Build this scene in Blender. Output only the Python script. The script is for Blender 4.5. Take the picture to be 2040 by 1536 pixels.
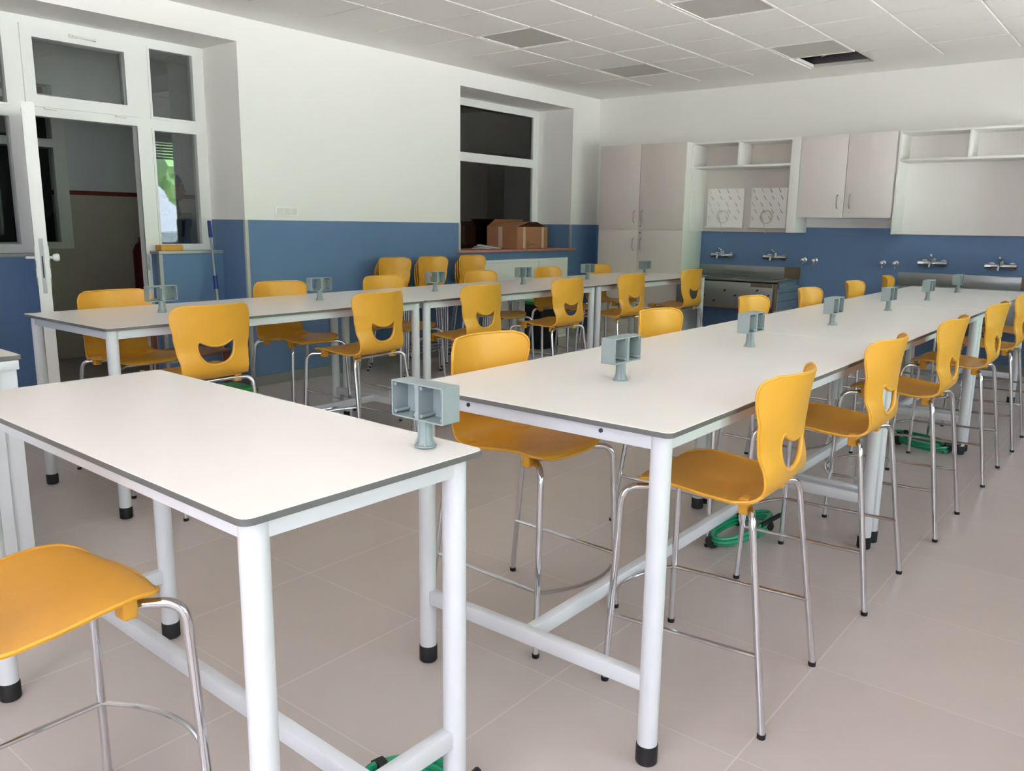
import bpy, bmesh, math, random
from mathutils import Vector, Matrix
random.seed(7)
PI = math.pi
SC = bpy.context.scene
for o in list(bpy.data.objects): bpy.data.objects.remove(o)
COL = SC.collection

# ---------------------------------------------------------------- camera
CAMP = (5.9527, -1.1455, 1.3732)
YAW, PITCH, ROLL, FPX = map(float, (-38.7019, -11.0926, 0.7323, 1631.84))
def cam_axes():
    y, p, r = map(math.radians, (YAW, PITCH, ROLL))
    f = Vector((math.sin(y)*math.cos(p), math.cos(y)*math.cos(p), math.sin(p)))
    rt = Vector((math.cos(y), -math.sin(y), 0)); up = rt.cross(f)
    return math.cos(r)*rt+math.sin(r)*up, -math.sin(r)*rt+math.cos(r)*up, f
rt, up, fw = cam_axes()
cd = bpy.data.cameras.new('camera'); cam = bpy.data.objects.new('camera', cd); COL.objects.link(cam)
M = Matrix.Identity(4)
for i in range(3):
    M[i][0] = rt[i]; M[i][1] = up[i]; M[i][2] = -fw[i]; M[i][3] = CAMP[i]
cam.matrix_world = M
cd.sensor_fit = 'HORIZONTAL'; cd.sensor_width = 36; cd.lens = FPX*36/2040
cd.clip_start = .02; cd.clip_end = 200
SC.camera = cam

# ---------------------------------------------------------------- world, daylight, exposure
w = bpy.data.worlds.new('sky'); SC.world = w; w.use_nodes = True
bg = w.node_tree.nodes['Background']
bg.inputs[0].default_value = (.87, .92, 1.12, 1); bg.inputs[1].default_value = 1.0
SC.view_settings.view_transform = 'Standard'; SC.view_settings.look = 'None'
SC.view_settings.gamma = 1; SC.view_settings.use_curve_mapping = False
SC.view_settings.exposure = 2.88
SC.cycles.max_bounces = 14; SC.cycles.diffuse_bounces = 10; SC.cycles.glossy_bounces = 4
SC.cycles.transparent_max_bounces = 12; SC.cycles.use_denoising = True
SC.cycles.caustics_reflective = False; SC.cycles.caustics_refractive = False
SC.cycles.sample_clamp_indirect = 6

XR, YF, YB, ZC = 7.3, -3.2, 8.0, 2.94        # right wall, front wall, back wall, ceiling
WIN = [(-2.6, -1.4), (-.1, 2.1), (2.45, 4.5), (4.75, 7.05)]   # daylight windows in the right wall
WZ = (.92, 2.80)
WINFILL = [(4.7, 6.9)]                  # unseen opening added behind the photographer for fill light
for a, b in WIN:                              # portals: guide the sky light through the real openings
    l = bpy.data.lights.new('window_portal', 'AREA'); l.shape = 'RECTANGLE'
    l.size = b-a; l.size_y = WZ[1]-WZ[0]; l.cycles.is_portal = True
    o = bpy.data.objects.new('window_portal', l); COL.objects.link(o)
    o.location = (XR+.02, (a+b)/2, sum(WZ)/2)
    o.rotation_euler = (PI/2, 0, PI/2)

for a, b in WINFILL:
    l = bpy.data.lights.new('window_portal', 'AREA'); l.shape = 'RECTANGLE'
    l.size = b-a; l.size_y = WZ[1]-WZ[0]; l.cycles.is_portal = True
    o = bpy.data.objects.new('window_portal', l); COL.objects.link(o)
    o.location = ((a+b)/2, YF-.02, sum(WZ)/2); o.rotation_euler = (PI/2, 0, 0)
sl = bpy.data.lights.new('sun', 'SUN'); sl.energy = 17.0; sl.angle = .02; sl.color = (.96, .97, 1.1)
so = bpy.data.objects.new('sun', sl); COL.objects.link(so)      # falls on the ground outside, never straight into the room
so.rotation_euler = (0, math.radians(-38), 0)

# ---------------------------------------------------------------- materials
def lin(c):
    return tuple((v/255/12.92 if v/255 <= .04045 else ((v/255+.055)/1.055)**2.4) for v in c)+(1,)
def mat(name, rgb, rough=.5, metal=0, spec=.5, noise=0, scale=8, bump=0, bscale=60, coat=0):
    m = bpy.data.materials.new(name); m.use_nodes = True
    nt = m.node_tree; b = nt.nodes['Principled BSDF']
    b.inputs['Base Color'].default_value = lin(rgb); b.inputs['Roughness'].default_value = rough
    b.inputs['Metallic'].default_value = metal; b.inputs['Specular IOR Level'].default_value = spec
    if coat: b.inputs['Coat Weight'].default_value = coat
    if noise or bump:
        tc = nt.nodes.new('ShaderNodeTexCoord')
    if noise:
        n = nt.nodes.new('ShaderNodeTexNoise'); n.inputs['Scale'].default_value = scale; n.inputs['Detail'].default_value = 4
        nt.links.new(tc.outputs['Object'], n.inputs['Vector'])
        mx = nt.nodes.new('ShaderNodeMix'); mx.data_type = 'RGBA'
        c = lin(rgb)
        mx.inputs[6].default_value = tuple(v*(1-noise) for v in c[:3])+(1,)
        mx.inputs[7].default_value = tuple(min(1, v*(1+noise)) for v in c[:3])+(1,)
        nt.links.new(n.outputs['Fac'], mx.inputs[0]); nt.links.new(mx.outputs[2], b.inputs['Base Color'])
    if bump:
        n2 = nt.nodes.new('ShaderNodeTexNoise'); n2.inputs['Scale'].default_value = bscale; n2.inputs['Detail'].default_value = 3
        nt.links.new(tc.outputs['Object'], n2.inputs['Vector'])
        bp = nt.nodes.new('ShaderNodeBump'); bp.inputs['Strength'].default_value = bump; bp.inputs['Distance'].default_value = .002
        nt.links.new(n2.outputs['Fac'], bp.inputs['Height']); nt.links.new(bp.outputs[0], b.inputs['Normal'])
    return m

def wall_mat(name, top, low, zs, stripe=None, stripe_rgb=(120, 44, 34), rough=.6):
    """paint that changes at height zs (a wainscot), with an optional stripe above it"""
    m = mat(name, top, rough, bump=.12, bscale=90); nt = m.node_tree; b = nt.nodes['Principled BSDF']
    g = nt.nodes.new('ShaderNodeNewGeometry'); s = nt.nodes.new('ShaderNodeSeparateXYZ')
    nt.links.new(g.outputs['Position'], s.inputs[0])
    def gt(z):
        q = nt.nodes.new('ShaderNodeMath'); q.operation = 'GREATER_THAN'; q.inputs[1].default_value = z
        nt.links.new(s.outputs['Z'], q.inputs[0]); return q
    def mix(f, a, c):
        x = nt.nodes.new('ShaderNodeMix'); x.data_type = 'RGBA'; nt.links.new(f.outputs[0], x.inputs[0])
        for k, v in ((6, a), (7, c)):
            if isinstance(v, tuple): x.inputs[k].default_value = v
            else: nt.links.new(v.outputs[2], x.inputs[k])
        return x
    n = nt.nodes.new('ShaderNodeTexNoise'); n.inputs['Scale'].default_value = 1.3; n.inputs['Detail'].default_value = 3
    nt.links.new(g.outputs['Position'], n.inputs['Vector'])
    c = lin(low); lowm = mix(n, tuple(v*.9 for v in c[:3])+(1,), tuple(v*1.1 for v in c[:3])+(1,))
    if stripe:
        a = mix(gt(zs), lowm, lin(stripe_rgb)); o = mix(gt(zs+stripe), a, lin(top))
    else:
        o = mix(gt(zs), lowm, lin(top))
    nt.links.new(o.outputs[2], b.inputs['Base Color'])
    return m

def floor_mat():
    m = mat('floor_tiles', (188, 176, 168), .33); nt = m.node_tree; b = nt.nodes['Principled BSDF']
    g = nt.nodes.new('ShaderNodeNewGeometry'); s = nt.nodes.new('ShaderNodeSeparateXYZ'); nt.links.new(g.outputs['Position'], s.inputs[0])
    def m_(op, a, v=None, v2=None):
        q = nt.nodes.new('ShaderNodeMath'); q.operation = op
        if isinstance(a, float): q.inputs[0].default_value = a
        else: nt.links.new(a, q.inputs[0])
        if v is not None:
            if isinstance(v, float): q.inputs[1].default_value = v
            else: nt.links.new(v, q.inputs[1])
        return q.outputs[0]
    ds = []; ids = []
    for ax, off, wd in (('X', 4.015, .0024), ('Y', .143, .0016)):
        t = m_('DIVIDE', m_('SUBTRACT', s.outputs[ax], off), .6)
        ids.append(m_('FLOOR', t)); fr = m_('FRACT', t)
        d = m_('ABSOLUTE', m_('SUBTRACT', m_('FRACT', m_('ADD', t, .5)), .5))
        ds.append(m_('LESS_THAN', d, wd/.6))
    grout = m_('MAXIMUM', ds[0], ds[1])
    wn = nt.nodes.new('ShaderNodeTexWhiteNoise'); wn.noise_dimensions = '2D'
    cb = nt.nodes.new('ShaderNodeCombineXYZ'); nt.links.new(ids[0], cb.inputs[0]); nt.links.new(ids[1], cb.inputs[1])
    nt.links.new(cb.outputs[0], wn.inputs['Vector'])
    n = nt.nodes.new('ShaderNodeTexNoise'); n.inputs['Scale'].default_value = 2.2; n.inputs['Detail'].default_value = 5
    nt.links.new(g.outputs['Position'], n.inputs['Vector'])
    f = m_('ADD', m_('MULTIPLY', wn.outputs['Value'], .35), m_('MULTIPLY', n.outputs['Fac'], .65))
    x = nt.nodes.new('ShaderNodeMix'); x.data_type = 'RGBA'; nt.links.new(f, x.inputs[0])
    x.inputs[6].default_value = lin((180, 169, 163)); x.inputs[7].default_value = lin((197, 187, 182))
    y = nt.nodes.new('ShaderNodeMix'); y.data_type = 'RGBA'; nt.links.new(grout, y.inputs[0]); nt.links.new(x.outputs[2], y.inputs[6])
    y.inputs[7].default_value = lin((206, 197, 191)); nt.links.new(y.outputs[2], b.inputs['Base Color'])
    return m

def glass_mat(name, ior=1.75, tint=(.93, .96, .95)):
    m = bpy.data.materials.new(name); m.use_nodes = True; nt = m.node_tree; nt.nodes.clear()
    out = nt.nodes.new('ShaderNodeOutputMaterial'); mx = nt.nodes.new('ShaderNodeMixShader')
    fr = nt.nodes.new('ShaderNodeFresnel'); fr.inputs[0].default_value = ior
    tr = nt.nodes.new('ShaderNodeBsdfTransparent'); tr.inputs[0].default_value = tint+(1,)
    gl = nt.nodes.new('ShaderNodeBsdfGlossy'); gl.inputs['Roughness'].default_value = .01
    nt.links.new(fr.outputs[0], mx.inputs[0]); nt.links.new(tr.outputs[0], mx.inputs[1]); nt.links.new(gl.outputs[0], mx.inputs[2])
    nt.links.new(mx.outputs[0], out.inputs[0]); return m

MT = dict(
    wallw=mat('white_bounce_wall', (242, 241, 238), .6),  # unseen walls made all white, without wainscot, to bounce more light
    wall=wall_mat('painted_wall', (233, 232, 228), (98, 128, 168), 1.387),
    corr=wall_mat('corridor_wall', (222, 226, 228), (196, 188, 172), 1.61, .042),
    floor=floor_mat(),
    ceil=mat('ceiling_plaster', (242, 241, 237), .8),
    tile=mat('ceiling_tile', (242, 239, 234), .85, bump=.2, bscale=220),
    tbar=mat('ceiling_bar', (240, 238, 232), .5),
    panel=mat('diffuser_and_shaded_crossbar', (196, 192, 184), .4),
    white=mat('powder_coated_white', (206, 209, 213), .32),
    frame=mat('white_window_profile', (232, 233, 230), .35),
    lam=mat('white_laminate', (228, 224, 219), .27),
    core=mat('grey_laminate_core', (98, 98, 96), .5),
    yel=mat('yellow_plastic', (219, 160, 52), .36, noise=.05, scale=14, bump=.05, bscale=500),
    chrome=mat('chrome', (215, 216, 220), .11, 1),
    black=mat('black_rubber', (16, 16, 19), .5),
    box=mat('grey_outlet_plastic', (138, 150, 150), .42),
    cabd=mat('beige_cabinet_door_lit', (230, 223, 219), .45),
    cabw=mat('white_cabinet_board', (238, 237, 233), .45),
    shelfd=mat('cabinet_back_board_shaded', (214, 207, 200), .5),  # left shelf's white back board with its shade darkened into the colour
    cabt=mat('beige_cabinet_door_shaded', (218, 209, 203), .45),  # darker copy of the door beige; the difference in light is painted in
    boardw=mat('drying_board_white', (244, 242, 238), .4),
    shelfb=mat('cabinet_back_board', (240, 237, 233), .5),
    steel=mat('brushed_steel', (150, 152, 150), .34, .75, noise=.08, scale=3),
    film=mat('blue_side_reflection', (140, 155, 172), .4, .25, noise=.08, scale=9),  # blue-grey reflection painted onto the sink's right side
    bfilm=mat('brown_protective_film', (112, 96, 78), .45, .2, noise=.2, scale=14),
    mark=mat('printed_mark', (32, 44, 70), .5),
    base=mat('grey_tile_skirting', (140, 142, 138), .4),
    trim=mat('beige_corner_trim', (186, 184, 176), .5),
    alu=mat('aluminium_trim', (170, 172, 172), .4, .3),
    stone=mat('terracotta_marble', (188, 128, 108), .35, noise=.18, scale=26),
    card=mat('cardboard', (168, 116, 82), .8, noise=.06, scale=5),
    cardd=mat('cardboard_shaded_inside', (96, 62, 44), .85),  # shade inside the carton put into a darker brown
    tape=mat('packing_tape', (206, 176, 158), .35),
    green=mat('green_print', (96, 112, 58), .7),
    hose=mat('green_hose', (34, 150, 108), .3),
    lid=mat('green_lid', (44, 150, 62), .45),
    paper=mat('paper', (214, 212, 216), .7),
    orange=mat('orange_folder', (206, 140, 76), .6),
    wood=mat('brown_wood', (126, 78, 52), .5, noise=.15, scale=20),
    owood=mat('orange_wood', (188, 112, 48), .5, noise=.12, scale=20),
    sponge=mat('ochre_sponge', (222, 166, 78), .9, bump=.5, bscale=200),
    handle=mat('satin_handle', (168, 164, 158), .35, .6),
    bolt=mat('bolt_steel', (90, 92, 96), .4, .8),
    dark=mat('unlit_void_black', (10, 11, 12), .9),  # near-black colour standing in for the shade of unlit spaces
    bluep=mat('blue_plastic', (28, 46, 120), .4),
    pole=mat('grey_metal_pole', (150, 154, 156), .4, .4),
    peg=mat('clear_peg_plastic', (214, 212, 206), .2),
    skin=mat('skin', (170, 110, 88), .55), hair=mat('hair', (28, 22, 20), .7),
    cloth=mat('black_jacket', (22, 26, 30), .85), jeans=mat('dark_trousers', (28, 30, 38), .9),
    red=mat('dark_red_bag', (96, 18, 22), .7),
    leaf=mat('foliage', (104, 140, 82), .8, noise=.45, scale=3), bark=mat('bark', (84, 66, 50), .9),
    ground=mat('outdoor_paving', (196, 192, 184), .9, noise=.1, scale=1),
    car=mat('silver_car_paint', (96, 100, 106), .25, .4), cglass=mat('dark_car_glass', (20, 24, 28), .1),
    glass=glass_mat('window_glass'), cglassw=glass_mat('clear_glass', 1.5),
)

# ---------------------------------------------------------------- geometry helpers
def fillet(pts, r, n=6):
    P = [Vector(p) for p in pts]; out = [P[0]]
    for i in range(1, len(P)-1):
        a, b, c = P[i-1], P[i], P[i+1]
        d1, d2 = (a-b), (c-b); rr = min(r, d1.length*.48, d2.length*.48)
        p0, p2 = b+d1.normalized()*rr, b+d2.normalized()*rr
        for k in range(n+1):
            t = k/n; out.append(p0*(1-t)**2+b*2*t*(1-t)+p2*t*t)
    out.append(P[-1]); return out

class MB:
    def __init__(s): s.bm = bmesh.new(); s.slots = []
    def mi(s, m):
        if m not in s.slots: s.slots.append(m)
        return s.slots.index(m)
    def box(s, x0, x1, y0, y1, z0, z1, m, bev=0, seg=2, T=None):
        i = s.mi(m)
        v = [s.bm.verts.new((x, y, z)) for z in (z0, z1) for y in (y0, y1) for x in (x0, x1)]
        fs = []
        for q in ((0, 2, 3, 1), (4, 5, 7, 6), (0, 1, 5, 4), (2, 6, 7, 3), (0, 4, 6, 2), (1, 3, 7, 5)):
            f = s.bm.faces.new([v[k] for k in q]); f.material_index = i; fs.append(f)
        es = list({e for f in fs for e in f.edges}); vs = v
        if bev:
            g = bmesh.ops.bevel(s.bm, geom=es, offset=bev, segments=seg, profile=.5, affect='EDGES')
            for f in g['faces']: f.material_index = i
            if T: vs = list({x for f in g['faces'] for x in f.verts})
        if T:
            for x in vs: x.co = T @ x.co
        return s
    def tube(s, pts, r, m, n=12, cap=True, flat=1.0):
        i = s.mi(m); P = [Vector(p) for p in pts]; rings = []
        rr = r if hasattr(r, '__len__') else [r]*len(P)
        closed = False
        t0 = (P[1]-P[0]).normalized(); a = Vector((0, 0, 1)) if abs(t0.z) < .9 else Vector((1, 0, 0))
        u = t0.cross(a).normalized()
        for k, p in enumerate(P):
            if k == 0: t = P[1]-P[0]
            elif k == len(P)-1: t = P[-1]-P[-2]
            else: t = (P[k+1]-P[k]).normalized()+(P[k]-P[k-1]).normalized()
            t.normalize(); u = (u-t*u.dot(t)).normalized(); v = t.cross(u)
            rings.append([s.bm.verts.new(p+(u*math.cos(2*PI*j/n)+v*math.sin(2*PI*j/n)*flat)*rr[k]) for j in range(n)])
        for k in range(len(rings)-1):
            for j in range(n):
                f = s.bm.faces.new((rings[k][j], rings[k][(j+1) % n], rings[k+1][(j+1) % n], rings[k+1][j])); f.material_index = i
        if cap:
            for R, rev in ((rings[0], 1), (rings[-1], 0)):
                f = s.bm.faces.new(R[::-1] if rev else R); f.material_index = i
        return s
    def lathe(s, prof, c, m, n=20, axis='z'):
        """prof: list of (radius, height)"""
        i = s.mi(m); rings = []
        for r, h in prof:
            ring = []
            for j in range(n):
                a = 2*PI*j/n; p = (r*math.cos(a), r*math.sin(a), h)
                if axis == 'x': p = (h, p[0], p[1])
                if axis == 'y': p = (p[1], h, p[0])
                ring.append(s.bm.verts.new(Vector(p)+Vector(c)))
            rings.append(ring)
        for k in range(len(rings)-1):
            for j in range(n):
                f = s.bm.faces.new((rings[k][j], rings[k][(j+1) % n], rings[k+1][(j+1) % n], rings[k+1][j])); f.material_index = i
        for R, rev in ((rings[0], 1), (rings[-1], 0)):
            f = s.bm.faces.new(R[::-1] if rev else R); f.material_index = i
        return s
    def poly(s, pts, m):
        f = s.bm.faces.new([s.bm.verts.new(p) for p in pts]); f.material_index = s.mi(m); return s
    def prism(s, pts2, z0, z1, m, side=None, plane='xy'):
        i = s.mi(m); j = s.mi(side or m)
        def P(a, b, h):
            return {'xy': (a, b, h), 'yz': (h, a, b), 'xz': (a, h, b)}[plane]
        lo = [s.bm.verts.new(P(a, b, z0)) for a, b in pts2]; hi = [s.bm.verts.new(P(a, b, z1)) for a, b in pts2]
        f = s.bm.faces.new(lo[::-1]); f.material_index = i; f = s.bm.faces.new(hi); f.material_index = i
        n = len(lo)
        for k in range(n):
            f = s.bm.faces.new((lo[k], lo[(k+1) % n], hi[(k+1) % n], hi[k])); f.material_index = j
        return s
    def panel(s, axis, a0, a1, U, V, holes, m):
        """slab across `axis` between a0 and a1, spanning U x V, with rectangular holes (u0,u1,v0,v1)"""
        i = s.mi(m)
        us = sorted({U[0], U[1]} | {h[k] for h in holes for k in (0, 1) if U[0] < h[k] < U[1]})
        vs = sorted({V[0], V[1]} | {h[k] for h in holes for k in (2, 3) if V[0] < h[k] < V[1]})
        def P(a, u, v):
            return {'x': (a, u, v), 'y': (u, a, v), 'z': (u, v, a)}[axis]
        def solid(p, q):
            if p < 0 or q < 0 or p >= len(us)-1 or q >= len(vs)-1: return False
            u, v = (us[p]+us[p+1])/2, (vs[q]+vs[q+1])/2
            return not any(h[0] < u < h[1] and h[2] < v < h[3] for h in holes)
        cache = {}
        def V_(a, u, v):
            k = (a, u, v)
            if k not in cache: cache[k] = s.bm.verts.new(P(a, u, v))
            return cache[k]
        def F(*vv):
            f = s.bm.faces.new(vv); f.material_index = i
        for p in range(len(us)-1):
            for q in range(len(vs)-1):
                if not solid(p, q): continue
                u0, u1, v0, v1 = us[p], us[p+1], vs[q], vs[q+1]
                F(V_(a0, u0, v0), V_(a0, u0, v1), V_(a0, u1, v1), V_(a0, u1, v0))
                F(V_(a1, u0, v0), V_(a1, u1, v0), V_(a1, u1, v1), V_(a1, u0, v1))
                for dp, dq, e in ((-1, 0, ((u0, v0), (u0, v1))), (1, 0, ((u1, v1), (u1, v0))), (0, -1, ((u1, v0), (u0, v0))), (0, 1, ((u0, v1), (u1, v1)))):
                    if not solid(p+dp, q+dq):
                        (b0, b1), (c0, c1) = e
                        F(V_(a0, b0, b1), V_(a1, b0, b1), V_(a1, c0, c1), V_(a0, c0, c1))
        return s
    def build(s, name, parent=None, loc=None, rz=None, angle=.62, norm=True):
        if norm: bmesh.ops.recalc_face_normals(s.bm, faces=s.bm.faces)
        me = bpy.data.meshes.new(name); s.bm.to_mesh(me); s.bm.free()
        for m in s.slots: me.materials.append(MT[m])
        me.polygons.foreach_set('use_smooth', [True]*len(me.polygons)); me.set_sharp_from_angle(angle=angle)
        o = bpy.data.objects.new(name, me); COL.objects.link(o)
        if parent: o.parent = parent
        if loc: o.location = loc
        if rz: o.rotation_euler = (0, 0, rz)
        return o

def tag(o, label, cat, group=None):
    o['label'] = label; o['category'] = cat
    if group: o['group'] = group
    return o
def thing(name, label, cat, loc=(0, 0, 0), rz=0, group=None):
    o = bpy.data.objects.new(name, None); COL.objects.link(o); o.location = loc; o.rotation_euler = (0, 0, rz)
    o.empty_display_size = .1
    return tag(o, label, cat, group)
def struct(o, label=None):
    o['kind'] = 'structure'
    if label: o['label'] = label
    return o
def copy_tree(o, parent=None):
    c = o.copy(); COL.objects.link(c)
    if parent: c.parent = parent
    for ch in [x for x in bpy.data.objects if x.parent == o]: copy_tree(ch, c)
    return c
def dup(proto, loc, rz, label, group=None):
    c = copy_tree(proto); c.location = loc; c.rotation_euler = (0, 0, rz); c['label'] = label
    if group: c['group'] = group
    return c

# ================================================================ ROOM SHELL
N1 = (.80, 2.785, 0, 2.755)      # door niche in the left wall
N2 = (5.376, 7.41, 1.075, 2.767) # window niche
XG = -.49                        # plane of the inner face of the left window frames
b = MB(); b.box(-2.6, XR+.3, YF-.2, 10.2, -.12, 0, 'floor'); struct(b.build('floor'))
b = MB(); b.panel('x', XG-.07, 0, (YF-.2, YB+.2), (0, 3.3), [N1, N2], 'wall'); struct(b.build('wall_left'))
b = MB(); b.box(0, XR+.3, YB, YB+.2, 0, 3.3, 'wall'); struct(b.build('wall_back'))
b = MB(); b.panel('x', XR, XR+.3, (YF-.2, YB), (0, 3.3), [(a, c)+WZ for a, c in WIN], 'wallw'); struct(b.build('wall_right'))
b = MB(); b.panel('y', YF-.2, YF, (0, XR), (0, 3.3), [(a, c)+WZ for a, c in WINFILL], 'wallw'); struct(b.build('wall_front'))

# ceiling: plaster margin, bar grid, tiles, one missing tile, dark void above
GX = [.48+.5985*k for k in range(12)]; GY = [7.41-.605*k for k in range(17, -1, -1)]
b = MB(); b.panel('z', ZC, ZC+.02, (-.0, XR), (YF, YB), [(GX[0], GX[-1], GY[0], GY[-1])], 'ceil'); struct(b.build('ceiling'))
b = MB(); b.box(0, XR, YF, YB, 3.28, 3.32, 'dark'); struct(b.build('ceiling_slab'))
b = MB()
for x in GX: b.box(x-.012, x+.012, GY[0], GY[-1], ZC, ZC+.03, 'tbar')
for y in GY: b.box(GX[0], GX[-1], y-.012, y+.012, ZC+.001, ZC+.03, 'panel')  # cross bars coloured darker to stand in for the shaded tile edges
struct(b.build('ceiling_grid'))
HOLE = (4, 1)
b = MB()
for i in range(len(GX)-1):
    for k in range(1, len(GY)):
        iy = k
        y1 = GY[len(GY)-k]; y0 = GY[len(GY)-k-1]
        if (i, iy) == HOLE: continue
        lx0, lx1, ly0, ly1 = GX[i]+.011, GX[i+1]-.011, y0+.010, y1-.010
        if (i, iy) in {(1, 2), (1, 5), (4, 2), (4, 5)}:
            continue
        b.box(lx0, lx1, ly0, ly1, ZC-.011, ZC+.006, 'tile')
struct(b.build('ceiling_tiles'))
proto = None
spots = [((1, 5), 'grey unlit ceiling light panel nearest the long plain stretch of left wall'),
         ((1, 2), 'grey unlit ceiling light panel above the corridor window corner'),
         ((4, 5), 'grey unlit ceiling light panel cut by the top edge, above the centre of the room'),
         ((4, 2), 'grey unlit ceiling light panel right beside the dark missing ceiling tile')]
for (i, k), lab in spots:
    y1 = GY[len(GY)-k]; y0 = GY[len(GY)-k-1]; c = ((GX[i]+GX[i+1])/2, (y0+y1)/2, ZC)
    if proto is None:
        t = thing('ceiling_light_panel', lab, 'ceiling light', c, 0, 'unlit square ceiling light panels')
        MB().panel('z', -.012, .008, (-.29, .29), (-.293, .293), [(-.275, .275, -.278, .278)], 'tbar').build('panel_frame', t)
        MB().box(-.275, .275, -.278, .278, -.007, .006, 'panel').build('diffuser', t)
        proto = t
    else: dup(proto, c, 0, lab)
# cable and bracket seen inside the missing tile
i, k = HOLE; hx, hy = (GX[i]+GX[i+1])/2, GY[-1]-.3
b = MB(); b.tube(fillet([(hx-.25, hy-.2, 3.05), (hx-.15, hy+.1, 3.0), (hx-.05, hy+.25, 3.12), (hx+.1, hy+.4, 3.2)], .08), .006, 'paper', 8)
b.tube([(hx-.12, hy+.02, 2.99), (hx-.02, hy+.18, 3.09)], .014, 'alu', 8)
tag(b.build('ceiling_cable'), 'pale cable and clip inside the dark opening of the missing ceiling tile', 'cable')

# skirting
b = MB(); b.box(0, .012, N1[1]+.0, YB, 0, .088, 'base'); struct(b.build('baseboard_left'))
b = MB(); b.box(0, XR, YB-.012, YB, 0, .088, 'base'); struct(b.build('baseboard_back'))
b = MB(); b.box(XG, 0, N1[1]-.012, N1[1], 0, .088, 'base'); struct(b.build('baseboard_niche'))
# corner trims of the wainscot
b = MB(); b.box(-.022, .006, N1[1]-.005, N1[1]+.024, .088, 1.387, 'trim', .002); struct(b.build('trim_1'))
b = MB(); b.box(-.02, .005, N2[0]-.026, N2[0]+.004, 1.1, 1.387, 'trim', .002); struct(b.build('trim_2'))
b = MB(); b.box(-.02, .005, N2[1]-.004, N2[1]+.02, 1.1, 1.387, 'alu', .002); struct(b.build('trim_3'))

# corridor behind the left wall
b = MB()
FW = [(1.2, 2.47, 1.155, 2.045), (1.2, 2.47, 2.12, 2.62), (6.9, 7.5, 1.15, 2.6), (8.0, 8.8, .1, 2.1)]
b.panel('x', -2.8, -2.6, (-1.0, 10.2), (0, 3.2), FW, 'corr'); struct(b.build('wall_corridor'))
b = MB(); b.box(-2.8, XG-.07, -1.2, -1.0, 0, 3.2, 'corr'); struct(b.build('wall_corridor_near'))
b = MB(); b.box(-2.8, 0, 10.2, 10.4, 0, 3.2, 'corr'); struct(b.build('wall_corridor_end'))
b = MB(); b.box(-.56, 0, YB+.2, 10.2, 0, 3.2, 'corr'); struct(b.build('wall_corridor_side'))
b = MB(); b.box(-4.6, XG-.07, -1.2, 10.4, 3.0, 3.2, 'ceil'); struct(b.build('ceiling_corridor'))
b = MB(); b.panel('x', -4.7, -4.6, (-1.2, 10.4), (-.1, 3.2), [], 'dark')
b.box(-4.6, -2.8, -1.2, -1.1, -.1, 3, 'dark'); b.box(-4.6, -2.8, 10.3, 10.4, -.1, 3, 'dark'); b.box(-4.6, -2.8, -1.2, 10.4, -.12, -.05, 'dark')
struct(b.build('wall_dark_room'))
# corridor window frames
def win_frame(name, x, U, V, holes, th=.06, m='frame', prof=None):
    b = MB(); b.panel('x', x-th, x, U, V, holes, m)
    for h in holes:                                   # glazing bead
        b.panel('x', x-.001, x+.008, (h[0]-.018, h[1]+.018), (h[2]-.018, h[3]+.018), [h], m)
    return struct(b.build(name))
def pane(parent, x, h, m='glass'):
    o = MB().box(x-.004, x, h[0]-.005, h[1]+.005, h[2]-.005, h[3]+.005, m).build('glass_pane', parent); return o
wf = win_frame('window_3', -2.58, (1.1, 2.545), (1.09, 2.53), [(1.2, 2.425, 1.155, 2.045), (1.2, 2.425, 2.12, 2.47)])
pane(wf, -2.61, (1.2, 2.425, 1.155, 2.045)); pane(wf, -2.61, (1.2, 2.425, 2.12, 2.62))
wf = win_frame('window_4', -2.58, (6.85, 7.55), (1.1, 2.65), [(6.93, 7.47, 1.18, 2.05), (6.93, 7.47, 2.12, 2.57)])
pane(wf, -2.61, (6.93, 7.47, 1.18, 2.57))

# ---- door and window assembly in the first niche
DO = (1.42, 2.187, -1, 2.09)
TR = (1.47, 2.12, 2.235, 2.62); S1 = (2.325, 2.685, 1.185, 2.07); S2 = (2.325, 2.685, 2.175, 2.682)
L1 = (.9, 1.278, 1.195, 2.07); L2 = (.9, 1.278, 2.16, 2.682)
w1 = win_frame('window_1', XG, (N1[0], N1[1]), (0, N1[3]), [DO, TR, S1, S2, L1, L2], .07)
for h in (TR, S1, S2, L1, L2): pane(w1, XG-.03, h)
b = MB(); b.panel('x', XG, XG+.018, (1.395, 2.205), (2.155, 2.70), [TR], 'frame'); b.build('transom_sash', w1)
b = MB(); b.panel('x', XG-.001, XG+.012, (1.36, 2.24), (-.02, 2.135), [DO], 'frame'); b.build('door_jamb', w1)
b = MB(); b.box(XG+.018, XG+.035, 1.72, 1.78, 2.655, 2.68, 'frame', .004); b.tube([(XG+.04, 1.74, 2.667), (XG+.045, 1.90, 2.660)], .008, 'frame', 8); b.build('transom_handle', w1)
for y in (1.55, 2.06):
    MB().tube([(XG+.022, y-.04, 2.145), (XG+.022, y+.04, 2.145)], .008, 'frame', 8).build('hinge', w1)
MB().tube([(XG+.012, 2.2, .98), (XG+.012, 2.2, 1.10)], .009, 'alu', 8).build('hinge', w1)
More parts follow.
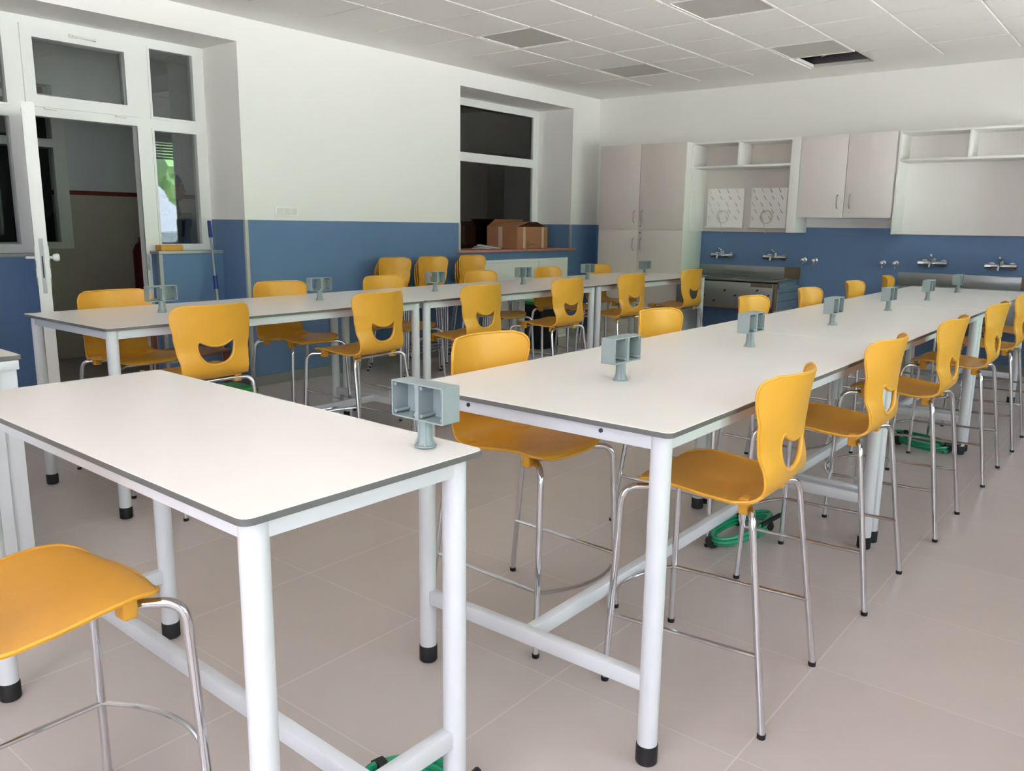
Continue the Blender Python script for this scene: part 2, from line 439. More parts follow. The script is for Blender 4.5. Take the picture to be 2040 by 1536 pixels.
# parapets under the side lights
b = MB(); b.box(XG-.02, -.35, 2.226, N1[1], 0, 1.108, 'wall'); struct(b.build('wall_parapet'))
b = MB(); b.box(XG, -.338, 2.214, N1[1], 1.108, 1.134, 'alu', .003); b.box(-.352, -.338, 2.214, 2.245, 0, 1.108, 'alu'); b.box(-.37, -.345, 2.214, 2.228, 0, 1.108, 'alu')
struct(b.build('trim_4'))
b = MB(); b.box(XG-.02, -.35, N1[0], 1.33, 0, 1.108, 'wall'); struct(b.build('wall_parapet_near'))
b = MB(); b.box(XG, -.338, N1[0], 1.335, 1.108, 1.134, 'alu', .003); struct(b.build('trim_5'))

# open door leaf, swung into the room towards the camera
hg = Vector((-.455, 1.395, 0)); dr = (Vector((CAMP[0], CAMP[1], 0))-hg).normalized()
ang = math.atan2(dr.y, dr.x)
b = MB(); b.panel('y', -.031, .031, (0, .79), (.012, 2.085), [(.1, .69, .18, .95), (.1, .69, 1.07, 1.98)], 'frame')
b.box(.789, .794, -.012, .012, .9, 1.25, 'alu'); b.box(.793, .7955, -.004, .004, 1.0, 1.14, 'black')
b.panel('y', -.036, .036, (.0, .785), (.02, 2.075), [(.03, .755, .05, 2.045)], 'frame')
door = struct(b.build('door_1', None, hg, ang)); door['label'] = 'white door leaf standing open edge-on into the room'
MB().box(.1, .69, -.012, .012, .18, .95, 'frame').build('door_panel', door)
MB().box(.1, .69, -.004, .004, 1.07, 1.98, 'cglassw').build('glass_pane', door)
for s in (-1, 1):
    b = MB(); b.box(.725, .757, s*.036-.006, s*.036+.006, .98, 1.2, 'frame', .003)
    if s > 0: b.lathe([(.001, .10), (.02, .098), (.026, .085), (.022, .065), (.009, .055), (.009, .03)], (.74, 0, 1.128), 'frame', 14, 'y')
    else: b.tube(fillet([(.74, -.03, 1.128), (.74, -.085, 1.128), (.64, -.09, 1.125)], .02), .009, 'frame', 10)
    b.build('door_handle', door)
for z in (.95, 1.06):
    b = MB(); b.tube([(.765, -.034, z), (.765, -.034, z+.05)], .007, 'alu', 8); b.tube([(.765, .036, z), (.765, .036, z+.05)], .007, 'alu', 8); b.build('hinge', door)

# ---- window in the second niche
G1 = (5.47, 7.292, 2.178, 2.685); G2 = (5.47, 7.292, 1.09, 2.078)
w2 = win_frame('window_2', XG-.035, (N2[0], N2[1]), (N2[2], N2[3]), [G1, G2], .035)
pane(w2, XG-.05, G1); pane(w2, XG-.05, G2)
b = MB(); b.box(XG-.035, .055, N2[0]-.07, N2[1]+.06, 1.072, 1.10, 'stone', .004)
struct(b.build('window_sill_2'))['label'] = 'terracotta marble window sill under the corridor window'

# ---- daylight windows in the right wall, behind the photographer's right shoulder
for n, (a, c) in enumerate(WIN):
    m_ = (a+c)/2
    hs = [(a+.06, m_-.04, WZ[0]+.06, WZ[1]-.06), (m_+.04, c-.06, WZ[0]+.06, WZ[1]-.06)]
    b = MB(); b.panel('x', XR+.06, XR+.12, (a, c), WZ, hs, 'frame'); wo = struct(b.build('window_%d' % (n+5)))
    for h in hs: pane(wo, XR+.09, h, 'cglassw')
    b = MB()
    for q in range(7): b.box(XR+.15, XR+.16, a+.02, c-.02, WZ[1]-.05-q*.05, WZ[1]-.012-q*.05, 'trim')
    b.build('roller_shutter', wo)

# ================================================================ OUTDOORS (seen only in glass reflections)
b = MB(); b.box(XR+.3, 60, -40, 45, -.4, -.3, 'ground'); b.box(-30, XR+.3, -40, YF-.25, -.4, -.3, 'ground'); struct(b.build('ground'))
def tree(x, y, h, r, lab, seed):
    rnd = random.Random(seed); t = thing('tree', lab, 'tree', (x, y, -.3), 0, 'trees outside the daylight windows')
    b = MB(); b.tube([(0, 0, 0), (.05, .03, h*.3), (0, .05, h*.62)], [.16, .12, .07], 'bark', 8); b.build('trunk', t)
    bm = bmesh.new()
    for q in range(9):
        c = Vector((rnd.uniform(-.5, .5)*r, rnd.uniform(-.5, .5)*r, h*.62+rnd.uniform(-.35, .5)*r))
        g = bmesh.ops.create_icosphere(bm, subdivisions=3, radius=r*rnd.uniform(.45, .7))
        for v in g['verts']: v.co = c+v.co*(1+.16*math.sin(v.co.x*9+q)*math.cos(v.co.y*8-v.co.z*7))
    bb = MB(); bb.bm.free(); bb.bm = bm; bb.mi('leaf'); bb.build('foliage', t, norm=False)
tree(17, 14.5, 5.2, 2.0, 'green tree outside, seen mirrored in the side light beside the door', 1)
tree(18, 9.8, 4.2, 1.6, 'smaller tree outside, left of the mirrored tree by the door', 2)
tree(16, 4.5, 5.0, 2.0, 'broad tree outside the middle daylight window', 3)
tree(15, -1, 4.4, 1.7, 'round tree outside the near daylight window', 4)
ca = thing('parked_car', 'silver parked car outside, seen mirrored low in the side light', 'car', (12.4, 10.2, -.3), PI/2)
b = MB(); pr = [(-2.1, .35), (-2.1, .75), (-1.4, .88), (-.9, 1.38), (.7, 1.42), (1.4, .95), (2.1, .82), (2.15, .35)]
b.prism(pr, -.85, .85, 'car', plane='xz'); b.build('body', ca)
b = MB(); b.prism([(-1.3, .9), (-.85, 1.33), (.65, 1.36), (1.25, .95)], -.86, .86, 'cglass', plane='xz'); b.build('window', ca)
for x in (-1.35, 1.35):
    for y in (-.78, .78): MB().lathe([(.33, -.1), (.33, .1)], (x, y, .33), 'black', 18, 'y').build('wheel', ca)

# ================================================================ TABLES
H = .90
def rrect(x0, x1, y0, y1, r, n=5):
    pts = []
    for cx, cy, a in ((x1-r, y1-r, 0), (x0+r, y1-r, 90), (x0+r, y0+r, 180), (x1-r, y0+r, 270)):
        for k in range(n+1):
            t = math.radians(a+90*k/n); pts.append((cx+r*math.cos(t), cy+r*math.sin(t)))
    return pts
def make_table(name, label, w, l, loc, rz, group=None, long='y', ins=.048, bolts=True):
    """w along x, l along y; origin at the corner; end crossbars on the short sides and one long stretcher"""
    t = thing(name, label, 'table', loc, rz, group)
    b = MB(); b.prism(rrect(0.001, w-.001, 0.001, l-.001, .022), H-.014, H-.0012, 'lam', 'core')
    b.prism(rrect(0.002, w-.002, 0.002, l-.002, .021), H-.0012, H, 'lam'); b.build('tabletop', t)
    i = ins; b = MB(); a0, a1 = i-.018, i+.018; za, zb = H-.056, H-.0142
    b.box(i, w-i, a0, a0+.03, za, zb, 'white', .003); b.box(i, w-i, l-a0-.03, l-a0, za, zb, 'white', .003)
    b.box(a0, a0+.03, i, l-i, za, zb, 'white', .003); b.box(w-a0-.03, w-a0, i, l-i, za, zb, 'white', .003)
    b.build('apron', t)
    if bolts:
        b = MB()
        for x in (.235, w-.21): b.lathe([(.006, 0), (.006, -.004)], (x, a0, H-.032), 'bolt', 6, 'y')
        b.build('bolt', t)
    for x in (i, w-i):
        for y in (i, l-i):
            g = MB(); g.tube([(x, y, .05), (x, y, zb)], .0265, 'white', 20); lg = g.build('leg', t)
            g = MB(); g.lathe([(.026, 0), (.029, .004), (.029, .05), (.0275, .054)], (x, y, 0), 'black', 20); g.build('foot_cap', lg)
    zc0, zc1 = .20, .245
    if long == 'y':
        for y in (i, l-i): MB().box(i, w-i, y-.016, y+.016, zc0, zc1, 'white', .004).build('crossbar', t)
        MB().box(w/2-.016, w/2+.016, i, l-i, zc0+.0005, zc1-.0005, 'white', .004).build('stretcher', t)
    else:
        for x in (i, w-i): MB().box(x-.016, x+.016, i, l-i, zc0, zc1, 'white', .004).build('crossbar', t)
        MB().box(i, w-i, l/2-.016, l/2+.016, zc0+.0005, zc1-.0005, 'white', .004).build('stretcher', t)
    return t
LX, LY, CX, CY, TW, TL = 1.414, .532, 4.194, .530, .892, 2.003
ordn = ['near', 'middle', 'far']
g1 = 'white lab tables of the row along the corridor wall'; g2 = 'white lab tables of the row in the middle of the room'
tp = make_table('lab_table', 'white lab table at the near end of the row along the blue corridor wall', TW, TL-.004, (LX, LY, 0), 0, g1, bolts=False)
for k in (1, 2): dup(tp, (LX, LY+TL*k, 0), 0, ['', 'middle white lab table of the row along the blue corridor wall', 'farthest white lab table of the row along the corridor wall, next to the tall cabinet'][k])
tq = None
for k in range(3):
    lab = ['white lab table at the near end of the middle row, end rail with two bolts', 'second white lab table of the middle row, between the near and far ones', 'farthest white lab table of the middle row, in front of the right sink'][k]
    if tq is None: tq = make_table('lab_table', lab, TW, TL-.004, (CX, CY, 0), 0, g2)
    else: dup(tq, (CX, CY+TL*k, 0), 0, lab, g2)
AN = math.radians(-1.22)
yn = -.4388; xn = 4.8343; WN = .5865; LN = 1.418
org = Vector((xn, yn, 0))+Matrix.Rotation(AN, 3, 'Z') @ Vector((-LN, 0, 0))
make_table('lab_table', 'narrow white table in the left foreground, set crosswise to the rows', LN, WN, org, AN, None, 'x', .048, False)

# ================================================================ OUTLET BOXES ON POSTS
def outlet_mb(closed):
    """long side along x, openings facing +-y"""
    b = MB(); W, D, Z0, Z1, t = .0775, .025, .060, .139, .0035
    ins = [(-W+t, -.0055, Z0+t, Z1-t), (.0055, W-t, Z0+t, Z1-t)]
    b.panel('y', -D, D, (-W, W), (Z0, Z1), ins, 'box')
    es = [e for e in b.bm.edges if all(abs(abs(v.co.x)-W) < 1e-5 and min(abs(v.co.z-Z0), abs(v.co.z-Z1)) < 1e-5 for v in e.verts) and abs(e.verts[0].co.y-e.verts[1].co.y) > .01]
    bmesh.ops.bevel(b.bm, geom=es, offset=.003, segments=3, profile=.5, affect='EDGES')
    if closed == 2: b.box(-W+t, W-t, D-.006, D-.003, Z0+t, Z1-t, 'box')
    else:
        b.box(.0055, W-t, D-.006, D-.003, Z0+t, Z1-t, 'box')
        b.panel('y', D-.006, D-.003, (-W+t, -.0055), (Z0+t, Z1-t), [(-W+.012, -.012, Z0+.012, Z1-.012)], 'box')
    for x0, x1, z0, z1 in ins:                       # screw pillars in the corners
        for x in (x0+.004, x1-.004):
            for z in (z0+.006, z1-.006): b.tube([(x, -D+.004, z), (x, D-.006, z)], .0042, 'box', 8)
    return b
def make_outlet(label, loc, rz, closed, group=None):
    t = thing('outlet_box', label, 'outlet box', loc, rz, group)
    outlet_mb(closed).build('housing', t, angle=.5)
    b = MB(); b.lathe([(.0245, 0), (.0245, .0028), (.019, .004), (.016, .009), (.0142, .02), (.0135, .04), (.0135, .0605)], (0, 0, 0), 'box', 24)
    for a in range(4):
        c, s = math.cos(a*PI/2+.78), math.sin(a*PI/2+.78)
        b.tube([(c*.0135, s*.0135, .058), (c*.0145, s*.0145, .02), (c*.021, s*.021, .003)], .0022, 'box', 6)
    b.build('post', t)
    return t
make_outlet('grey twin outlet box on a post at the corner of the foreground table', (4.740, .072, H+.004), AN, 2)
gb1 = 'grey outlet boxes on posts along the middle table row'; gb2 = 'grey outlet boxes on posts along the corridor-side table row'
oo = ['nearest the camera', 'second from the near end', 'third from the near end', 'fourth from the near end', 'fifth from the near end', 'farthest from the camera']
yb = [1.035, 2.035, 3.06, 4.075, 5.06, 6.03]
op = None
for k in range(6):
    lab = 'grey outlet box on the middle table row, '+oo[k]
    if op is None: op = make_outlet(lab, (4.640, yb[k], H), PI/2, 1, gb1)
    else: dup(op, (4.640, yb[k], H), PI/2, lab)
for k in range(6):
    dup(op, (1.835, [1.05, 2.075, 3.10, 4.12, 5.06, 6.08][k], H), PI/2, 'grey outlet box on the table row by the blue wall, '+oo[k], gb2)

# ================================================================ STOOLS
PROF = [(.222, .630), (.205, .643), (.16, .650), (.09, .648), (.02, .641), (-.05, .634), (-.11, .633), (-.158, .644), (-.187, .672), (-.198, .71), (-.201, .76), (-.204, .82), (-.212, .89), (-.224, .955), (-.231, .988)]
def interp(P, t):
    """Catmull-Rom through P, t in 0..len-1"""
    i = min(int(t), len(P)-2); f = t-i
    g = lambda k: Vector(P[max(0, min(len(P)-1, k))])
    a, b_, c, d = g(i-1), g(i), g(i+1), g(i+2)
    return .5*((2*b_)+(c-a)*f+(2*a-5*b_+4*c-d)*f*f+(3*b_-a-3*c+d)*f**3)
def prof_samples(n=62):
    raw = [interp([(x, z, 0) for x, z in PROF], k*(len(PROF)-1)/600) for k in range(601)]
    L = [0]
    for k in range(600): L.append(L[-1]+(raw[k+1]-raw[k]).length)
    out = []; j = 0
    for k in range(n+1):
        d = L[-1]*k/n
        while j < 599 and L[j+1] < d: j += 1
        f = (d-L[j])/max(1e-9, L[j+1]-L[j]); out.append((raw[j].lerp(raw[j+1], f), d))
    return out, L[-1]
WPROF = [(0, .185), (.06, .196), (.14, .203), (.24, .206), (.33, .200), (.38, .186), (.42, .173), (.47, .174), (.53, .184), (.60, .195), (.68, .204), (.74, .208), (.8, .208)]
def wid(d, L):
    q = WPROF
    for k in range(len(q)-1):
        if q[k][0] <= d <= q[k+1][0]:
            f = (d-q[k][0])/(q[k+1][0]-q[k][0]); f = f*f*(3-2*f); w_ = q[k][1]*(1-f)+q[k+1][1]*f; break
    else: w_ = q[-1][1]
    for e, r in ((d, .07), (L-d, .058)):
        if e < r: w_ -= r-math.sqrt(max(0, r*r-(r-e)**2))
    return w_
def shell_pt(P, d, L, u):
    """u in -1..1 across; returns the 3-D point of the moulded shell"""
    w_ = wid(d, L); y = u*w_
    x, z = P.x, P.y
    back = max(0, min(1, (z-.655)/.12)) if d > .34 else 0
    seat = 1-back
    x += back*((.050+.03*max(0, min(1, (z-.86)/.12)))*(y/.21)**2)   # the back wraps forward, most at the top
    z += seat*(.013*(y/.2)**2-.004)*min(1, d/.1)*(1-.55*max(0, min(1, (d-.28)/.12)))
    x -= .014*(u*u)*max(0, 1-d/.12) if d < .12 else 0  # bowed front edge
    return Vector((x, y, z))
def smile(n=64):
    """outline of the hand hole in (y, z)"""
    pts = []
    A = [(-.093, .819), (-.084, .822), (-.069, .814), (-.036, .800), (0, .795), (.036, .800), (.069, .814), (.084, .822), (.093, .819), (.099, .806), (.097, .778), (.084, .743), (.054, .714), (0, .702), (-.054, .714), (-.084, .743), (-.097, .778), (-.099, .806)]
    m_ = len(A)
    for k in range(n):
        t = k*m_/n; i = int(t); f = t-i
        a, b_, c, d = [Vector(A[(i+j) % m_]+(0,)) for j in (-1, 0, 1, 2)]
        p = .5*((2*b_)+(c-a)*f+(2*a-5*b_+4*c-d)*f*f+(3*b_-a-3*c+d)*f**3); pts.append((p.x, p.y))
    return pts
def inside(p, poly):
    r = False; j = len(poly)-1
    for i in range(len(poly)):
        if (poly[i][1] > p[1]) != (poly[j][1] > p[1]) and p[0] < (poly[j][0]-poly[i][0])*(p[1]-poly[i][1])/(poly[j][1]-poly[i][1])+poly[i][0]: r = not r
        j = i
    return r
def make_shell():
    S, L = prof_samples(66); nu = 36; sm = smile()
    bm = bmesh.new(); G = []
    for P, d in S:
        G.append([bm.verts.new(shell_pt(P, d, L, -1+2*k/nu)) for k in range(nu+1)])
    for a in range(len(G)-1):
        for k in range(nu):
            f = bm.faces.new((G[a][k], G[a][k+1], G[a+1][k+1], G[a+1][k])); f.material_index = 0
    # hand hole: remove faces in the smile, snap the rim to its outline
    dead = [f for f in bm.faces if f.calc_center_median().x < -.12 and inside((f.calc_center_median().y, f.calc_center_median().z), sm)]
    dv = {v for f in dead for v in f.verts}
    bmesh.ops.delete(bm, geom=dead, context='FACES')
    for v in dv:
        if v.is_valid and v.link_faces:
            best = None
            for i in range(len(sm)):
                a = Vector(sm[i]); c = Vector(sm[(i+1) % len(sm)]); p = Vector((v.co.y, v.co.z)); e = c-a
                t = max(0, min(1, (p-a).dot(e)/e.length_squared)); q = a+e*t
                if best is None or (q-p).length < best[0]: best = ((q-p).length, q)
            v.co.y, v.co.z = best[1].x, best[1].y
    bmesh.ops.recalc_face_normals(bm, faces=bm.faces)
    g = bmesh.ops.solidify(bm, geom=bm.faces[:], thickness=.006)
    b = MB(); b.bm.free(); b.bm = bm; b.mi('yel')
    # rounded lip round the hole
    ring = []
    zs = [(P, d) for P, d in S if d > .36]
    for y, z in sm:
        bx = min(zs, key=lambda q: abs(q[0].y-z)); ring.append((bx[0].x+.052*(y/.21)**2*max(0, min(1, (z-.655)/.12)), y, z))
    b.tube(ring+ring[:2], .0078, 'yel', 10, False)
    # rolled rim along the outer edge
    rim = []
    for k in range(nu+1): rim.append(shell_pt(S[0][0], S[0][1], L, -1+2*k/nu))
    for P, d in S[1:]: rim.append(shell_pt(P, d, L, 1))
    for k in range(nu-1, -1, -1): rim.append(shell_pt(S[-1][0], S[-1][1], L, -1+2*k/nu))
    for P, d in S[-2:0:-1]: rim.append(shell_pt(P, d, L, -1))
    b.tube(rim+rim[:2], .0043, 'yel', 8, False)
    for x, y, dz in ((.135, .15, 0), (.135, -.15, 0), (-.125, .145, -.004), (-.125, -.145, -.004)):   # moulded clips round the frame
        b.box(x-.016, x+.016, y-.02, y+.02, .600+dz, .648+dz, 'yel', .007, 3)
    return b
def make_stool(label, loc, rz, group):
    t = thing('lab_stool', label, 'stool', loc, rz, group)
    make_shell().build('seat_shell', t, angle=1.0, norm=False)
    R = .0105
    for s in (1, -1):
        for fx, tx in ((.245, .228), (-.245, -.165)):
            ix = .135 if fx > 0 else -.125
            foot = Vector((fx, s*.237, .012)); top = Vector((tx, s*.205, .618)); inn = Vector((ix, s*.12, .616))
            b = MB(); b.tube(fillet([foot, top, inn], .05, 8), R, 'chrome', 14); lg = b.build('leg', t)
            MB().lathe([(.0115, 0), (.0122, .003), (.0122, .014)], (fx, s*.237, 0), 'black', 12).build('foot_cap', lg)
    for ix in (.135, -.125): MB().tube([(ix, -.125, .616), (ix, .125, .616)], R, 'chrome', 12).build('seat_frame', t)
    z = .215; q = (z-.012)/.606
    fxx = .245+(.228-.245)*q; rxx = -.245+(-.165+.245)*q; yy = .237+(.205-.237)*q
    b = MB()
    arc = [(fxx+.012+.075*math.cos(a), (yy-.004)*math.sin(a)/1, z) for a in [(-PI/2)+PI*k/20 for k in range(21)]]
    arc = [(fxx-.0+.078*(1-(y/(yy-.004))**2), y, z) for y in [(-1+2*k/20)*(yy-.0) for k in range(21)]]
    path = [(rxx+.004, -yy, z+.006), (fxx-.035, -yy, z)]+arc[1:-1]+[(fxx-.035, yy, z), (rxx+.004, yy, z+.006)]
    b.tube([(rxx, -yy+.006, z+.01), (fxx+.004, -yy+.004, z)], .0068, 'chrome', 10)
    b.tube([(rxx, yy-.006, z+.01), (fxx+.004, yy-.004, z)], .0068, 'chrome', 10)
    b.tube(arc, .0068, 'chrome', 10); b.build('footrest', t)
    return t
on = ['nearest the camera', 'second from the near end', 'third from the near end', 'fourth from the near end', 'fifth from the near end', 'farthest from the camera']
G_ = ['yellow stools on the window side of the middle table row', 'yellow stools on the corridor side of the middle table row',
      'yellow stools on the room side of the table row by the blue wall', 'yellow stools between the table row and the blue wall']
sets = [
  (0, 'yellow stool right of the middle tables, ', [(4.975, 1.09, 181+2), (4.987, 2.05, 180), (5.02, 3.0, 180), (5.035, 4.05, 180), (5.04, 4.99, 181), (5.04, 5.98, 179)]),
  (1, 'yellow stool under the left side of the middle tables, ', [(4.258, 1.05, -1), (4.26, 2.28, 0), (4.27, 3.35, 0), (4.27, 4.28, 0), (4.26, 5.29, 1), (4.25, 6.28, 8)]),
  (2, 'yellow stool showing its back to the aisle, wall-side tables, ', [(2.262, .975, 180), (2.25, 2.03, 184), (2.26, 2.93, 181), (2.26, 3.92, 180), (2.26, 4.85, 178), (2.26, 5.93, 180)]),
  (3, 'yellow stool between blue wall and its tables, ', [(1.557, 1.02, 0), (1.56, 2.10, 0), (1.56, 3.01, 0), (1.56, 4.10, 0), (1.56, 5.05, 0), (1.55, 5.93, -2)]),
]
sp = None
for gi, lab, pl in sets:
    for k, (x, y, a) in enumerate(pl):
        if sp is None: sp = make_stool(lab+on[k], (x, y, 0), math.radians(a), G_[gi])
        else: dup(sp, (x, y, 0), math.radians(a), lab+on[k], G_[gi])
dup(sp, (4.275, -.585, 0), math.radians(91.5), 'yellow stool cut off by the lower left corner, seat seen from above', 'yellow stools in the foreground')
# stacks against the blue wall
for n, (y, who) in enumerate([(4.20, 'left'), (4.71, 'middle'), (5.29, 'right')]):
    for q in range(3):
        lev = ['bottom', 'middle', 'top'][q]
        dup(sp, (.355+.027*q, y, .0+.034*q), 0, '%s yellow stool of the %s stack of three against the blue wall' % (lev, who), 'yellow stools stacked against the blue wall')

# ================================================================ CABINETS ON THE BACK WALL
def handle_mb(x, y, z0, z1):
    return MB().tube(fillet([(x, y, z0), (x, y-.028, z0+.012), (x, y-.032, (z0+z1)/2), (x, y-.028, z1-.012), (x, y, z1)], .015), .0065, 'handle', 8)
tc = thing('storage_cabinet', 'tall beige-grey cabinet with four doors in the back corner', 'cabinet', (.355, 7.5, 0))
W, D, Hc = 1.135, .498, 2.315
b = MB(); b.box(0, W, .02, D, 0, Hc, 'cabw', .001); b.build('carcass', tc)
for x0, x1, hx_ in ((.002, W/2-.012, .50), (W/2-.008, W-.002, .60)):
    for z0, z1, hz in ((.08, 1.3335, (1.10, 1.235)), (1.3365, Hc-.002, (1.42, 1.555))):
        d_ = MB().box(x0, x1, 0, .019, z0, z1, 'cabt', .0015).build('door', tc)
        handle_mb(hx_, 0, *hz).build('handle', d_)
        if x0 > .1:
            MB().lathe([(.008, 0), (.008, -.006)], (W/2+.02, 0, 1.30 if z0 < 1 else 1.38), 'chrome', 10, 'y').build('lock', d_)
def shelf_unit(label, x, w, div, tr=.022, bk='shelfb'):
    t = thing('wall_shelf', label, 'shelf', (x, 7.65, 1.328)); h, d, th = .985, .348, .022
    MB().box(0, th, 0, d, 0, h, 'cabw', .001).build('side_panel', t); MB().box(w-tr, w, 0, d, 0, h, 'cabw', .001).build('side_panel', t)
    MB().box(th, w-tr, 0, d, h-th, h, 'cabw', .001).build('top_panel', t)
    MB().box(th, w-tr, 0, d-.02, .70, .70+th, 'cabw', .001).build('shelf_board', t)
    for v in div: MB().box(v-th/2, v+th/2, .002, d-.02, .70+th, h-th, 'cabw', .001).build('divider', t)
    MB().box(th, w-tr, d-.018, d-.002, 0, h-th, bk).build('back_panel', t)
    return t
s1 = shelf_unit('white open wall shelf with two drying boards, over the left sink', 1.494, 1.238, [.556], .098, 'shelfd')
s2 = shelf_unit('large white open wall shelf over the right sink, cut by the right edge', 3.692, 1.26, [.618])
wc = thing('wall_cabinet', 'wall cabinet with two beige doors hung between the open shelves', 'cabinet', (2.735, 7.65, 1.487))
MB().box(0, .942, .02, .348, 0, .83, 'cabw', .001).build('carcass', wc)
for x0, x1, hx_ in ((.002, .478, .415), (.482, .940, .54)):
    d_ = MB().box(x0, x1, 0, .019, .0, .828, 'cabd', .0015).build('door', wc)
    handle_mb(hx_, 0, .095, .23).build('handle', d_)
MB().lathe([(.008, 0), (.008, -.006)], (.54, 0, .055), 'chrome', 10, 'y').build('lock', wc)
b = MB(); b.box(2.735, 3.69, 7.97, 8.0, 1.452, 1.487, 'cabw'); tag(b.build('mounting_rail'), 'pale mounting rail on the wall under the two-door wall cabinet', 'rail')
# drying boards with pegs
bd = None
for x, w_, lab in ((1.565, .445, 'white pegged drying board on the left half of the open shelf'), (2.095, .415, 'white pegged drying board on the right half of the open shelf')):
    t = thing('drying_board', lab, 'drying board', (x, 7.975, 1.375), 0, 'drying boards above the left sink')
    b = MB(); b.box(0, w_, -.022, 0, 0, .44, 'boardw', .006); b.box(-.01, w_+.01, -.05, -.0, -.004, .010, 'boardw', .003); b.build('board', t)
    for r in range(5):
        for c in range(4):
            px = .06+c*(w_-.12)/3+(.03 if r % 2 else 0)-.015; pz = .09+r*.075
            MB().tube([(px, -.02, pz), (px, -.085, pz+.04)], [.0045, .003], 'peg', 8).build('peg', t)
    b = MB(); ctr = (w_*.5, -.06, .12)
    b.tube([(ctr[0]+.07*math.cos(a), -.05-.004*a, ctr[2]+.07*math.sin(a)) for a in [k*.3 for k in range(0, 30)]]+[(w_*.45, -.04, .0), (w_*.47, -.03, -.06)], .0035, 'peg', 8)
    b.build('drain_tube', t)

# ================================================================ SINKS AND TAPS
def make_sink(label, x0, x1, group):
    w_ = x1-x0; t = thing('steel_sink', label, 'sink', (x0, 7.4, 0), 0, group); d = .598; zt = .822
    b = MB(); b.panel('z', zt-.03, zt, (0, w_), (0, d), [(.09, w_*.47, .08, d-.13), (w_*.53, w_-.09, .08, d-.13)], 'steel')
    for a, c in ((.09, w_*.47), (w_*.53, w_-.09)):                   # bowls: walls and floor
        b.box(a-.003, a, .077, d-.127, .60, zt-.03, 'steel'); b.box(c, c+.003, .077, d-.127, .60, zt-.03, 'steel')
        b.box(a, c, .077, .08, .60, zt-.03, 'steel'); b.box(a, c, d-.13, d-.127, .60, zt-.03, 'steel'); b.box(a, c, .08, d-.13, .597, .60, 'steel')
    b.box(0, w_, 0, .012, zt, zt+.008, 'steel', .003); b.build('basin', t)
    MB().box(0, w_, d-.012, d, zt, .945, 'steel', .002).build('backsplash', t)
    MB().box(w_-.16, w_+.02, d-.016, d-.0125, zt+.004, .952, 'bfilm').build('protective_film', t)
    b = MB(); b.box(.005, w_-.05, .004, .016, .535, zt-.032, 'steel', .002); b.box(.0, w_, 0.0, .02, zt-.032, zt-.012, 'steel', .003); b.build('front_panel', t)
    b = MB(); b.box(w_-.052, w_-.008, .0, .02, .505, zt-.032, 'bfilm', .002); b.box(0, w_-.052, .001, .018, .505, .535, 'bfilm'); b.box(w_-.30, w_-.06, -.001, .003, zt-.075, zt-.034, 'bfilm'); b.build('protective_film', t)
    b = MB(); b.box(w_-.008, w_, .02, d, .51, zt-.07, 'film'); b.box(w_-.008, w_+.02, .02, d-.01, zt-.085, zt-.07, 'film', .002); b.box(w_-.012, w_-.002, .05, d-.04, zt-.07, zt-.03, 'film')
    for z in (.60, .69): b.box(w_-.001, w_+.002, .02, d, z, z+.004, 'mark')
    b.build('side_panel', t)
    b = MB(); b.box(0, .008, .02, d, .51, zt-.03, 'steel'); b.build('side_panel', t)
    rnd = random.Random(3); b = MB()                                  # printed marks on the protective film
    for k in range(9):
        x = .1+k*(w_-.2)/8; z = .56+.17*((k*37) % 10)/10
        pts = [(x+.017*math.cos(a), z+.011*math.sin(a)+.006*math.cos(a)) for a in [2*PI*j/14 for j in range(14)]]
        b.prism(pts, .0015, .0038, 'mark', plane='xz')
    b.build('printed_mark', t)
    for x in (.06, w_-.06):
        MB().box(x-.02, x+.02, .12, d, .44, .597, 'white', .003).build('bracket', t)
    return t
make_sink('steel sink with protective film, on the back wall beside the tall cabinet', 1.50, 2.69, 'steel sinks on the back wall')
make_sink('steel sink with high backsplash behind the far end of the middle tables', 3.72, 4.98, 'steel sinks on the back wall')
def make_mixer(label, x, group):
    t = thing('mixer_tap', label, 'tap', (x, 8.0, 1.055), 0, group); t.scale = (1.15, 1.15, 1.15)
    b = MB(); b.tube([(-.075, -.055, 0), (.075, -.055, 0)], .021, 'chrome', 14)
    for s in (-1, 1): b.lathe([(.033, 0), (.033, -.012), (.018, -.02), (.018, -.06)], (s*.075, 0, 0), 'chrome', 16, 'y')
    b.build('body', t)
    for s in (-1, 1): MB().tube([(s*.075, -.055, 0), (s*.118, -.06, .0)], [.022, .024], 'chrome', 14).build('knob', t)
    b = MB(); b.tube([(0, -.055, 0), (0, -.06, .05)], [.02, .024], 'chrome', 14); b.tube([(0, -.06, .048), (.0, -.15, .075)], [.012, .007], 'chrome', 10); b.build('lever', t)
    MB().tube(fillet([(0, -.06, -.005), (0, -.17, .012), (0, -.185, -.03)], .03), .0095, 'chrome', 12).build('spout', t)
    return t
mx = make_mixer('chrome wall mixer tap over the left end of the left sink', 1.80, 'wall mixer taps over the sinks')
dup(mx, (2.43, 8, 1.053), 0, 'chrome wall mixer tap over the right end of the left sink')
dup(mx, (4.045, 8, 1.048), 0, 'chrome wall mixer tap over the left part of the right sink')
dup(mx, (4.64, 8, 1.04), 0, 'chrome wall mixer tap nearest the right edge of the picture')
gp = None
